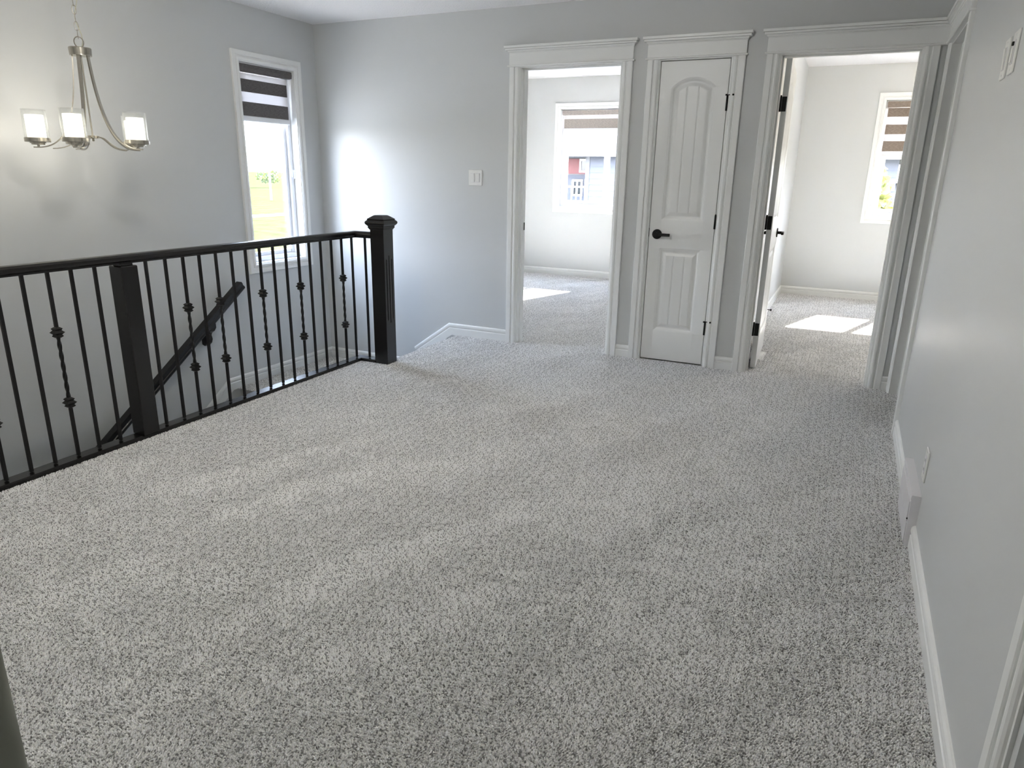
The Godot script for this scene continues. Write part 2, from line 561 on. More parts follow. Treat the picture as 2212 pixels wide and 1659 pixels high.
func ceiling_lamp(label: String, x: float, z: float, y: float, c: Color, e: float, drop := 0.0) -> void:
	var o := base("ceiling_lamp", Vector3(x, y - drop, z))
	tag(o, label, "ceiling lamp", "round ceiling lamps")
	var b := MB.new()
	var pan := 0.172 if drop == 0.0 else 0.04
	b.lathe(P2([0.0, -0.022, pan - 0.004, -0.022, pan, -0.018, pan, 0.0, 0.0, 0.0]), Vector3.ZERO, 40, false)
	put("lamp_pan", b.mesh(), M.nickel, o)
	b = MB.new()
	b.lathe(P2([0.0, -0.098, 0.05, -0.094, 0.10, -0.080, 0.135, -0.058, 0.152, -0.036, 0.155, -0.022]), Vector3.ZERO, 40)
	put("lamp_bowl", b.mesh(), M.glow, o)
	if drop > 0.0:
		b = MB.new()
		b.lathe(P2([0.012, 0.0, 0.012, drop - 0.02, 0.06, drop - 0.015, 0.06, drop]), Vector3.ZERO, 20, false)
		put("lamp_stem", b.mesh(), M.nickel, o)
		bulb(o, Vector3(0, -0.05, 0), c, e, 0.05)
	else:
		bulb(o, Vector3(0, -0.05, 0), c, e, 0.05)


func _ready() -> void:
	rng.seed = 7
	# ------------------------------------------------ camera
	var cam := Camera3D.new()
	cam.name = "camera"
	add_child(cam)
	cam.position = Vector3(0, EYE, 0)
	cam.rotation_degrees = Vector3(-16.823, 25.248, 1.045)
	cam.fov = 57.80
	cam.near = 0.02
	cam.far = 2000.0
	cam.current = true
	# ------------------------------------------------ sky, exposure, sun
	var sky := Sky.new()
	var sm := ProceduralSkyMaterial.new()
	sm.sky_top_color = Color(0.80, 0.88, 1.0)
	sm.sky_horizon_color = Color(0.97, 0.98, 1.0)
	sm.ground_bottom_color = Color(0.45, 0.46, 0.42)
	sm.ground_horizon_color = Color(0.7, 0.7, 0.66)
	sm.sky_energy_multiplier = 2.26
	sm.ground_energy_multiplier = 1.0
	sm.sky_curve = 0.2
	sm.sun_angle_max = 1.0
	sky.sky_material = sm
	var env := Environment.new()
	env.background_mode = Environment.BG_SKY
	env.sky = sky
	env.tonemap_mode = Environment.TONE_MAPPER_LINEAR
	env.tonemap_exposure = 5.5
	env.sdfgi_enabled = true
	env.ssao_enabled = true
	env.ssil_enabled = true
	var we := WorldEnvironment.new()
	we.name = "world_environment"
	we.environment = env
	add_child(we)
	var sun := DirectionalLight3D.new()
	sun.name = "sun"
	add_child(sun)
	sun.look_at_from_position(Vector3.ZERO, Vector3(-0.30, -0.712, 1.0))
	sun.light_energy = 8.3
	sun.light_color = Color(1.0, 0.985, 0.955)
	sun.light_angular_distance = 0.6
	sun.shadow_enabled = true

	make_materials()
	build_shell()
	build_trim()
	build_doors()
	build_windows()
	build_stairs()
	build_railing()
	build_chandelier()
	build_fittings()
	build_outside()
	build_carpet()


# ---------------------------------------------------------------- floors, walls, ceilings
func build_shell() -> void:
	struct(put("floor", boxes([
		bx(-3.12, 2.5, -0.30, 0.003, -3.97, 4.6), bx(-2.87, 2.5, -0.30, 0.003, ZF, -3.97), bx(-4.3, -2.87, -0.30, 0.003, ZF, ZB2 + 0.01), bx(-4.3, -3.12, -0.30, 0.003, -0.36, 4.6),
	]), M.backing), "carpet backing of the upper floor under the grey pile", "floor")
	struct(put("ceiling", boxes([bx(XL - 0.15, 2.65, CH, CH + 0.25, ZB2 + 0.06, 4.6), bx(XL - 0.15, 2.65, CH + 0.035, CH + 0.25, ZF - 0.15, ZB2 + 0.06)]), M.ceiling), "white sprayed ceiling over loft and bedrooms", "ceiling")
	# outer wall of the stairwell with its tall window opening
	var wz0 := -4.717; var wz1 := -4.123; var wy0 := 0.588; var wy1 := 2.082
	struct(put("wall_left", boxes([
		bx(XL - 0.15, XL, LOW, CH, wz1, 4.6), bx(XL - 0.15, XL, LOW, CH, ZF - 0.15, wz0), bx(XL - 0.15, XL, LOW, wy0, wz0, wz1), bx(XL - 0.15, XL, wy1, CH + 0.05, wz0, wz1),
		bx(XL - 0.15, XL, CH - 0.01, CH + 0.06, ZF - 0.15, ZB),
	]), M.paint), "light grey painted stairwell wall with the tall narrow window", "wall")
	# wall with the two bedroom doorways and the closet door
	var zf := ZB; var zr := ZB2
	struct(put("wall_back", boxes([
		bx(XL, -2.335, LOW, CH + 0.04, zr, zf), bx(-2.335, -1.546, 2.07, CH + 0.04, zr, zf), bx(-1.546, -1.313, -0.3, CH + 0.04, zr, zf), bx(-1.313, -0.818, 2.07, CH + 0.04, zr, zf),
		bx(-0.818, -0.555, -0.3, CH + 0.04, zr, zf), bx(-0.555, 0.249, 2.07, CH + 0.04, zr, zf), bx(0.249, 2.5, -0.3, CH + 0.04, zr, zf),
	]), M.paint), "light grey wall holding two bedroom doorways and a closet door", "wall")
	# right wall: near closed door, far doorway
	struct(put("wall_right", boxes([
		bx(XR, XR + 0.12, -0.3, CH, -1.20, -4.104), bx(XR, XR + 0.12, 2.07, CH, -4.104, -4.906), bx(XR, XR + 0.12, -0.3, CH, -4.906, ZB),
		bx(XR, XR + 0.12, 2.07, CH, -0.38, -1.20), bx(XR, XR + 0.12, -0.3, CH, 4.6, -0.38),
	]), M.paint), "light grey satin wall with switch plates and heating register", "wall")
	# near wall whose rounded end shows at the lower left, and the hall in which the camera stands
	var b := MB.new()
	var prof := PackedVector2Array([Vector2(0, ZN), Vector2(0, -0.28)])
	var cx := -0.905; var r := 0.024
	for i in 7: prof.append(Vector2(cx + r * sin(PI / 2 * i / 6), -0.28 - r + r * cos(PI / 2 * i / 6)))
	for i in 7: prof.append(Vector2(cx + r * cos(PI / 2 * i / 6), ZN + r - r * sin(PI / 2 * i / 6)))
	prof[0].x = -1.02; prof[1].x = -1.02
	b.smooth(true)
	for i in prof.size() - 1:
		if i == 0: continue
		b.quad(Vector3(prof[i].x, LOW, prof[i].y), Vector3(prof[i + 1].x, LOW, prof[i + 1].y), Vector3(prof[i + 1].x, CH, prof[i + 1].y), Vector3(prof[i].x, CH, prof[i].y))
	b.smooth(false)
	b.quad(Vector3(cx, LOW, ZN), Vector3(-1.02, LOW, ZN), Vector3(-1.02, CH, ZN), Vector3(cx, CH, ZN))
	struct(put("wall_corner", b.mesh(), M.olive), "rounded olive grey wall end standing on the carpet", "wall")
	struct(put("wall_front", boxes([bx(XL, -1.0, LOW, CH, ZN, -0.28)]), M.paint), "light grey wall closing the stairwell opposite the door wall", "wall")
	struct(put("wall_hall", boxes([bx(XL, 2.5, -0.3, CH, 4.5, 4.6), bx(XR + 0.12, 2.65, -0.3, CH, -0.02, -0.10)]), M.paint), "grey end wall of the room beyond the rounded drywall corner", "wall")
	# bedrooms
	struct(put("wall_far", boxes(
		wall_with_hole(XL, -0.785, -3.567, -2.338, 0.898, 2.122) + wall_with_hole(-0.785, 2.5, 0.143, 1.372, 0.918, 2.142)
	), M.paint), "pale window wall at the far side of both bedrooms", "wall")
	struct(put("wall_partition", boxes([
		bx(-0.785, -0.665, -0.3, CH + 0.04, ZF, -5.80), bx(-1.49, -1.40, -0.3, CH + 0.04, -5.80, ZB2), bx(-1.49, -0.665, -0.3, CH + 0.04, -5.89, -5.80), bx(-0.755, -0.665, -0.3, CH + 0.04, -5.80, ZB2),
	]), M.paint), "pale partition walls around the closet between the bedrooms", "wall")
	struct(put("wall_side", boxes([bx(2.5, 2.65, -0.3, CH + 0.04, ZF - 0.15, 4.6), bx(XR + 0.12, 2.5, -0.3, CH, -3.30, -3.40)]), M.paint), "pale outer side wall of the right-hand rooms", "wall")
	# below the loft: the stair's inner wall, lower floor
	struct(put("wall_stair", boxes([bx(-3.12, -3.0, LOW, -0.29, -3.87, ZN), bx(-3.12, -3.07, -0.31, -0.004, -3.965, ZN), bx(-4.3, -2.8, LOW, -0.65, ZB, -4.9), bx(-3.0, -2.9, LOW, -0.3, -4.98, -3.87)]), M.paint), "grey wall under the railing along the stair", "wall")
	struct(put("floor", boxes([bx(-4.3, -2.8, LOW - 0.1, LOW, ZB, -0.4)]), M.backing), "floor at the foot of the stair", "floor")

func wall_with_hole(x0: float, x1: float, h0: float, h1: float, y0: float, y1: float) -> Array:
	var a := ZF - 0.15; var c := ZF
	return [bx(x0, h0, -0.3, CH + 0.04, a, c), bx(h1, x1, -0.3, CH + 0.04, a, c), bx(h0, h1, -0.3, y0, a, c), bx(h0, h1, y1, CH + 0.04, a, c)]


# ---------------------------------------------------------------- baseboards, casings, heads
func run_board(called: String, label: String, path: Array, n: Vector3, flip := 1.0, prof := PackedVector2Array()) -> void:
	var b := MB.new()
	b.sweep(board_profile() if prof.is_empty() else prof, V3(path), n, flip)
	struct(put(called, b.mesh(), M.trim), label, "baseboard")

func build_trim() -> void:
	var F := Vector3(0, 0, 1); var Rn := Vector3(-1, 0, 0); var Ln := Vector3(1, 0, 0)
	# casings beside the openings of the door wall: foot at the outer edge
	var sets := [["the left bedroom doorway", -2.405, -1.482], ["the narrow closet door", -1.382, -0.749], ["the right bedroom doorway", -0.624, 0.318]]
	for s in sets:
		var t := base("trim", Vector3.ZERO)
		struct(t, "white moulded casing and capped head around " + s[0], "trim")
		jamb_casing("side_casing", Vector3(s[1], 0, ZB), 2.057, F, -1.0, t)
		jamb_casing("side_casing", Vector3(s[2], 0, ZB), 2.057, F, 1.0, t)
		var last: bool = s[2] > 0.0
		var h := put("head", head_mesh(s[1], XR if last else s[2], true, not last), M.trim, t)
		h.position = Vector3(0, 0, ZB)
	var t2 := base("trim", Vector3.ZERO)
	struct(t2, "white moulded casing and head around the doorway in the right wall", "trim")
	jamb_casing("side_casing", Vector3(XR, 0, -4.046), 2.057, Rn, 1.0, t2)
	jamb_casing("side_casing", Vector3(XR, 0, -4.968), 2.057, Rn, -1.0, t2)
	var h2 := put("head", head_mesh(-4.975, -4.046, false, true), M.trim, t2)
	h2.position = Vector3(XR, 0, 0)
	h2.rotation.y = -PI / 2
	var t3 := base("trim", Vector3.ZERO)
	struct(t3, "white casing of the closed door at the near end of the right wall", "trim")
	jamb_casing("side_casing", Vector3(XR, 0, -1.308), 2.057, Rn, -1.0, t3)
	jamb_casing("side_casing", Vector3(XR, 0, -0.29), 2.057, Rn, 1.0, t3)
	var h3 := put("head", head_mesh(-1.308, -0.29), M.trim, t3)
	h3.position = Vector3(XR, 0, 0)
	h3.rotation.y = -PI / 2
	# bedroom-side casings
	for s in [[-2.405, -1.482], [-0.624, 0.318]]:
		var t := base("trim", Vector3.ZERO)
		struct(t, "white casing on the bedroom side of the " + ("left" if s[0] < -1.0 else "right") + " doorway", "trim")
		jamb_casing("side_casing", Vector3(s[0], 0, ZB2), 2.057, -F, 1.0, t)
		jamb_casing("side_casing", Vector3(s[1], 0, ZB2), 2.057, -F, -1.0, t)
		var h := put("head", head_mesh(-s[1], -s[0]), M.trim, t)
		h.position = Vector3(0, 0, ZB2)
		h.rotation.y = PI
	# loft baseboards; the path runs so that n x t points up
	run_board("baseboard_back", "white baseboard between closet door and left bedroom doorway", [Vector3(-1.482, 0, ZB), Vector3(-1.382, 0, ZB)], F)
	run_board("baseboard_back", "white baseboard between closet door and right bedroom doorway", [Vector3(-0.749, 0, ZB), Vector3(-0.624, 0, ZB)], F)
	run_board("baseboard_back", "short white baseboard in the corner by the right-hand doorway", [Vector3(0.318, 0, ZB), Vector3(XR, 0, ZB)], F)
	run_board("baseboard_back", "white baseboard sloping down over the first step beside the newel post", [Vector3(-3.235, -0.222, ZB), Vector3(-2.912, 0.007, ZB), Vector3(-2.405, 0.007, ZB)], F)
	run_board("baseboard_back", "white baseboard along the stair landing's end wall", [Vector3(XL, -0.35, ZB), Vector3(-3.15, -0.35, ZB)], F)
	run_board("baseboard_left", "white baseboard along the landing then sloping down the stair", [Vector3(XL, -0.35 - 2.0, -3.78 + 2.0 / 0.70), Vector3(XL, -0.35, -3.78), Vector3(XL, -0.35, ZB)], Ln)
	run_board("baseboard_right", "white baseboard of the right wall beyond the heating register", [Vector3(XR, 0, -4.046), Vector3(XR, 0, -3.135)], Rn)
	run_board("baseboard_right", "long white baseboard of the right wall up to the near door", [Vector3(XR, 0, -2.735), Vector3(XR, 0, -1.308)], Rn)
	run_board("baseboard_far", "white baseboard under the left bedroom's window", [Vector3(XL, 0, ZF), Vector3(-0.785, 0, ZF)], F)
	run_board("baseboard_far", "white baseboard under the right bedroom's window", [Vector3(-0.665, 0, ZF), Vector3(2.5, 0, ZF)], F)
	run_board("baseboard_side", "white baseboard behind the open bedroom door", [Vector3(-0.665, 0, ZB2), Vector3(-0.665, 0, ZF)], Vector3(1, 0, 0), 1.0)
	run_board("baseboard_side", "white baseboard of the left bedroom's outer wall", [Vector3(XL, 0, ZB2), Vector3(XL, 0, ZF)], Ln)


# ---------------------------------------------------------------- doors
func build_doors() -> void:
	# closet door: closed, opens towards the loft, hinged on the right
	var d := base("door_1", Vector3(-1.293 + 0.0045, 0.019, ZB - 0.001))
	struct(d, "narrow white closet door with arched panel and black lever", "door")
	var w := 0.446
	put("slab", slab_mesh(w, 2.025, 0.035, 0.079), M.trim, d)
	lever(d, Vector3(0.056, 0.905, 0.0), 1.0)
	for y in [1.758, 1.004, 0.265]: hinge_pin(d, Vector3(w + 0.002, y, 0.006), 0.0 if absf(y - 1.0) < 0.1 else 1.0)
	put("strike", boxes([bx(-0.012, -0.0025, 0.885, 0.945, -0.004, 0.0015)]), M.black, d)
	struct(put("trim", jamb_mesh(-1.293, -0.838, ZB + 0.001, ZB2, ZB - 0.055), M.trim), "white jamb lining of the closet door", "trim")
	# right bedroom's door: hinged on the left, swung open a little past square into the room
	struct(put("trim", jamb_mesh(-0.535, 0.229, ZB + 0.001, ZB2, ZB - 0.058), M.trim), "white jamb lining of the right bedroom doorway", "trim")
	var slab := slab_mesh(0.757, 2.028, 0.035, 0.118)
	var d3 := base("door_3", Vector3(-0.517, 0.017, ZB2 + 0.002), deg_to_rad(92.3))
	struct(d3, "white panelled bedroom door standing open, seen nearly edge on", "door")
	# local: x along the leaf (into the room), front face +z (turned to the right, towards the doorway)
	var s3 := put("slab", slab, M.trim, d3)
	s3.position = Vector3(0.0, 0.0, 0.035)
	lever(d3, Vector3(0.700, 0.901, 0.035), -1.0)
	lever(d3, Vector3(0.700, 0.901, 0.0), 1.0, PI)
	for y in [1.758, 1.010, 0.275]:
		var g := MB.new()
		g.bevel(Vector3(-0.0025, y - 0.045, 0.002), Vector3(0.0, y + 0.045, 0.030), 0.001)
		put("hinge_leaf", g.mesh(), M.black, d3)
		var k := MB.new()
		k.lathe(P2([0.0, -0.046, 0.0065, -0.046, 0.0065, 0.046, 0.0, 0.046]), Vector3(-0.003, y, -0.006), 12)
		k.lathe(P2([0.0, 0.046, 0.0045, 0.046, 0.0045, 0.053, 0.0, 0.053]), Vector3(-0.003, y, -0.006), 10)
		put("hinge", k.mesh(), M.black, d3)
	# left bedroom's door: hinged on the right, folded back against the closet wall; its hinges show in the doorway
	struct(put("trim", jamb_mesh(-2.316, -1.568, ZB + 0.001, ZB2, ZB - 0.058), M.trim), "white jamb lining of the left bedroom doorway", "trim")
	var d2 := base("door_2", Vector3(-1.566, 0.017, ZB2 - 0.002), deg_to_rad(90.5))
	struct(d2, "white bedroom door folded back inside the left bedroom", "door")
	var s2 := put("slab", slab, M.trim, d2)
	s2.position = Vector3(0.004, 0.0, 0.035)
	lever(d2, Vector3(0.700, 0.901, 0.0), 1.0, PI)
	for y in [1.758, 1.010, 0.275]:
		put("hinge_leaf", boxes([bx(-0.040, -0.006, y - 0.045, y + 0.045, -0.0045, -0.001)]), M.black, d2)
		var k := MB.new()
		k.lathe(P2([0.0, -0.046, 0.0065, -0.046, 0.0065, 0.046, 0.0, 0.046]), Vector3(-0.002, y, -0.003), 12)
		put("hinge", k.mesh(), M.black, d2)
	tag(put("strike_plate", boxes([bx(-2.317, -2.3135, 0.893, 0.951, -5.088, -5.058)]), M.black), "black strike plate on the left bedroom doorway's jamb", "strike plate")
	# doorway in the right wall (lining only) and the closed door near the camera
	var j := put("trim", jamb_mesh(-4.886, -4.124, 0.001, -0.12, -0.060), M.trim)
	j.position = Vector3(XR, 0, 0)
	j.rotation.y = -PI / 2
	struct(j, "white jamb lining of the doorway in the right wall", "trim")
	var j2 := put("trim", jamb_mesh(-1.228, -0.370, 0.001, -0.12, -0.060), M.trim)
	j2.position = Vector3(XR, 0, 0)
	j2.rotation.y = -PI / 2
	struct(j2, "white jamb lining of the near door in the right wall", "trim")
	var d4 := base("door_4", Vector3(XR + 0.080, 0.017, -1.225), -PI / 2)
	struct(d4, "closed white door at the near end of the right wall", "door")
	put("slab", slab_mesh(0.852, 2.028, 0.035, 0.125), M.trim, d4)


# ---------------------------------------------------------------- windows and blinds
func build_windows() -> void:
	window("window_1", "tall narrow white framed stairwell window overlooking the field", Vector3(XL, 0, -4.42), PI / 2, 0.57, 0.60, 2.07, 0.12, false)
	blind("dark grey day and night blind on the tall stairwell window", Vector3(XL, 0, -4.42), PI / 2, 0.57, 2.062, 0.055, [[2.003, 1.962, false], [1.962, 1.872, true], [1.872, 1.802, false], [1.802, 1.700, true]], [1.702, 1.662], M.band_dark, -0.070)
	var w2 := -2.9525
	window("window_2", "white sliding window of the left bedroom facing a grey house", Vector3(w2, 0, ZF), 0.0, 1.205, 0.91, 2.11, 0.12, true)
	blind("short taupe day and night blind on the left bedroom window", Vector3(w2, 0, ZF), 0.0, 1.205, 2.098, 0.056, [[2.040, 1.998, false], [1.998, 1.888, true]], [1.888, 1.850], M.band_taupe, -0.066)
	var w3 := 0.7575
	window("window_3", "white sliding window of the right bedroom facing trees", Vector3(w3, 0, ZF), 0.0, 1.205, 0.93, 2.13, 0.12, true)
	blind("brown oak toned day and night blind on the right bedroom window", Vector3(w3, 0, ZF), 0.0, 1.205, 2.120, 0.060, [[2.056, 1.968, true], [1.968, 1.890, false], [1.890, 1.792, true], [1.792, 1.722, false], [1.722, 1.618, true], [1.618, 1.580, false]], [1.580, 1.536], M.band_oak, -0.066)


# ---------------------------------------------------------------- stair and its wall rail
func build_stairs() -> void:
	var o := base("staircase", Vector3(0, 0, 0))
	struct(o, "carpeted stair turning down from the landing behind the railing", "staircase")
	put("top_step", boxes([bx(-3.13, -2.865, -0.36, -0.172, ZB, -3.965)]), M.backing, o)
	put("landing", boxes([bx(XL, -3.0, -0.65, -0.347, ZB, -3.87)]), M.backing, o)
	for i in 14:
		var z := -3.87 + 0.25 * i
		var y := -0.35 - 0.175 * (i + 1)
		put("step", boxes([bx(XL, -3.12, y - 0.30, y - 0.002, z, z + 0.275)]), M.backing, o)
	# rail on the outer wall
	var r := base("wall_handrail", Vector3(XL, 0, 0))
	tag(r, "dark wooden handrail sloping down the stairwell wall on brackets", "handrail")
	var b := MB.new()
	var sec := P2([-0.026, -0.032, 0.026, -0.032, 0.026, -0.010, 0.021, -0.006, 0.021, 0.002, 0.026, 0.007, 0.026, 0.022, 0.018, 0.032, -0.018, 0.032, -0.026, 0.022, -0.026, 0.007, -0.021, 0.002, -0.021, -0.006, -0.026, -0.010])
	var top := Vector3(0.085, 0.470, -3.885); var low := Vector3(0.085, 0.470 - 2.45 * 0.703, -3.885 + 2.45)
	b.bar(V3([low, top]), sec, Vector3(1, 0, 0), false)
	put("rail", b.mesh(), M.dark_wood, r)
	for k in 2:
		var p := top.lerp(low, 0.13 + 0.62 * k)
		var q := P2([0.0, -0.180, 0.026, -0.190, 0.050, -0.168, 0.060, -0.140, 0.052, -0.112, 0.060, -0.095, 0.090, -0.075, 0.108, -0.050, 0.108, -0.020, 0.062, -0.020, 0.054, -0.045, 0.030, -0.055, 0.014, -0.075, 0.012, -0.090, 0.0, -0.090])
		var m := MB.new()
		var ring := MB.new()
		ring.sweep(q, V3([Vector3(0, p.y, p.z - 0.024), Vector3(0, p.y, p.z + 0.024)]), Vector3(0, 1, 0), 1.0)
		put("bracket", ring.mesh(), M.dark_wood, r)


# ---------------------------------------------------------------- railing
func baluster_mesh(fancy: bool) -> ArrayMesh:
	var b := MB.new()
	var h := 0.0068
	var y0 := 0.030; var y1 := 0.880
	if not fancy:
		b.bevel(Vector3(-h, y0, -h), Vector3(h, y1, h), 0.0012)
		return b.mesh()
	b.bevel(Vector3(-h, y0, -h), Vector3(h, 0.262, h), 0.0012)
	b.bevel(Vector3(-h, 0.636, -h), Vector3(h, y1, h), 0.0012)
	# twisted middle
	var n := 40
	for i in n:
		var a0 := TAU * 1.5 * i / n; var a1 := TAU * 1.5 * (i + 1) / n
		var ya := lerpf(0.308, 0.592, float(i) / n); var yb := lerpf(0.308, 0.592, float(i + 1) / n)
		for k in 4:
			var c := func(a: float, y: float, kk: int) -> Vector3: return Vector3(cos(a + PI / 2 * kk + PI / 4), 0, -sin(a + PI / 2 * kk + PI / 4)) * h * 1.30 + Vector3(0, y, 0)
			b.quad(c.call(a0, ya, k), c.call(a0, ya, k + 1), c.call(a1, yb, k + 1), c.call(a1, yb, k))
	return b.mesh()

func knuckle_mesh(y: float) -> ArrayMesh:
	# four-sided collar of three rolls
	var b := MB.new()
	var pr := [[-0.024, 0.0085], [-0.021, 0.0125], [-0.017, 0.0165], [-0.013, 0.0145], [-0.010, 0.0125], [-0.007, 0.0150], [0.0, 0.0215], [0.007, 0.0150], [0.010, 0.0125], [0.013, 0.0145], [0.017, 0.0165], [0.021, 0.0125], [0.024, 0.0085]]
	for i in pr.size() - 1:
		var r0: float = pr[i][1]; var r1: float = pr[i + 1][1]
		b.frustum(-r0, r0, -r0, r0, y + pr[i][0], -r1, r1, -r1, r1, y + pr[i + 1][0])
	return b.mesh()

func build_railing() -> void:
	var o := base("stair_railing", Vector3(-3.085, 0, -3.93))
	tag(o, "black landing railing with iron balusters and fluted newel post", "railing")
	var X := -3.085; var Z := -3.93
	# base rail (shoe) with a mitred corner, seen as two lengths
	var shoe := P2([-0.036, 0.0, 0.036, 0.0, 0.036, 0.022, 0.032, 0.028, -0.032, 0.028, -0.036, 0.022])
	var b := MB.new()
	b.sweep(shoe, V3([Vector3(0, 0.0, ZN - Z), Vector3(0, 0.0, -0.02), Vector3(0.165, 0.0, -0.02)]), Vector3.UP, 1.0)
	put("base_rail", b.mesh(), M.dark_wood, o)
	# handrail, the same path
	var sec := P2([-0.022, 0.0, 0.022, 0.0, 0.022, 0.008, 0.029, 0.014, 0.031, 0.022, 0.029, 0.032, 0.020, 0.041, 0.010, 0.0435, -0.010, 0.0435, -0.020, 0.041, -0.029, 0.032, -0.031, 0.022, -0.029, 0.014, -0.022, 0.008])
	b = MB.new()
	b.sweep(sec, V3([Vector3(0, 0.877, ZN - Z), Vector3(0, 0.877, -0.02), Vector3(0.165, 0.877, -0.02)]), Vector3.UP, 1.0)
	put("handrail", b.mesh(), M.dark_wood, o)
	# intermediate post under the handrail
	b = MB.new()
	b.bevel(Vector3(-0.044, 0.026, 1.686), Vector3(0.044, 0.868, 1.774), 0.004)
	b.bevel(Vector3(-0.030, 0.866, 1.700), Vector3(0.030, 0.880, 1.760), 0.002)
	put("post", b.mesh(), M.dark_wood, o)
	# newel: fluted on the side that faces the loft
	var nw := MB.new()
	var cx := 0.213; var cz := -0.038; var hw := 0.054
	var bot := 0.0; var top := 0.946
	nw.quad(Vector3(cx - hw, bot, cz + hw), Vector3(cx + hw, bot, cz + hw), Vector3(cx + hw, top, cz + hw), Vector3(cx - hw, top, cz + hw))
	nw.quad(Vector3(cx + hw, bot, cz - hw), Vector3(cx - hw, bot, cz - hw), Vector3(cx - hw, top, cz - hw), Vector3(cx + hw, top, cz - hw))
	nw.quad(Vector3(cx - hw, bot, cz - hw), Vector3(cx - hw, bot, cz + hw), Vector3(cx - hw, top, cz + hw), Vector3(cx - hw, top, cz - hw))
	var zs := []
	for k in 55: zs.append(hw - 2.0 * hw * k / 54.0)
	var ys := [0.0]
	for k in 141: ys.append(0.27 + 0.51 * k / 140.0)
	ys.append(top)
	var depth := func(y: float, z: float) -> float:
		var best := 0.0
		for f in [[0.030, 0.325, 0.735], [0.0, 0.305, 0.760], [-0.030, 0.325, 0.735]]:
			var e: float = absf(z - f[0])
			var dy: float = maxf(maxf(f[1] - y, y - f[2]), 0.0)
			var d := Vector2(e, dy).length()
			if d < 0.0055: best = maxf(best, 0.0065 * sqrt(1.0 - pow(d / 0.0055, 2.0)))
		return best
	for j in ys.size() - 1:
		for i in zs.size() - 1:
			var c := func(y: float, z: float) -> Vector3: return Vector3(cx + hw - depth.call(y, z), y, cz + z)
			nw.quad(c.call(ys[j], zs[i]), c.call(ys[j], zs[i + 1]), c.call(ys[j + 1], zs[i + 1]), c.call(ys[j + 1], zs[i]))
	var np := put("newel_post", nw.mesh(), M.dark_wood, o)
	var cp := MB.new()
	var lay := [[0.938, 0.057], [0.945, 0.060], [0.948, 0.064], [0.962, 0.064], [0.965, 0.068], [0.974, 0.076], [0.982, 0.079], [0.990, 0.078], [0.997, 0.072], [1.002, 0.066], [1.006, 0.068], [1.010, 0.065], [1.030, 0.036], [1.033, 0.030]]
	for i in lay.size() - 1:
		var r0: float = lay[i][1]; var r1: float = lay[i + 1][1]
		cp.frustum(cx - r0, cx + r0, cz - r0, cz + r0, lay[i][0], cx - r1, cx + r1, cz - r1, cz + r1, lay[i + 1][0])
	put("cap", cp.mesh(), M.dark_wood, np)
	# balusters: plain ones and ones with two collars and a twist
	var simple := baluster_mesh(false); var fancy := baluster_mesh(true)
	var k1 := knuckle_mesh(0.288); var k2 := knuckle_mesh(0.612)
	var list := [[-0.69, 0], [-0.795, 0], [-0.90, 1], [-1.005, 0], [-1.11, 0], [-1.215, 1], [-1.32, 0], [-1.425, 0], [-1.528, 1], [-1.632, 0], [-1.737, 0], [-1.844, 1], [-1.947, 0], [-2.057, 0], [-2.319, 0], [-2.429, 0], [-2.535, 1], [-2.637, 0], [-2.746, 1], [-2.853, 0], [-2.957, 0], [-3.064, 1], [-3.170, 0], [-3.275, 0], [-3.385, 1], [-3.484, 0], [-3.592, 0], [-3.697, 0], [-3.803, 1], [-3.912, 0]]
	for e in list:
		var p := put("baluster", fancy if e[1] else simple, M.iron, o)
		p.position = Vector3(0, 0, e[0] - Z)
		if e[1]:
			put("collar", k1, M.iron, p)
			put("collar", k2, M.iron, p)
	var q := put("baluster", simple, M.iron, o)
	q.position = Vector3(0.085, 0, -0.02)


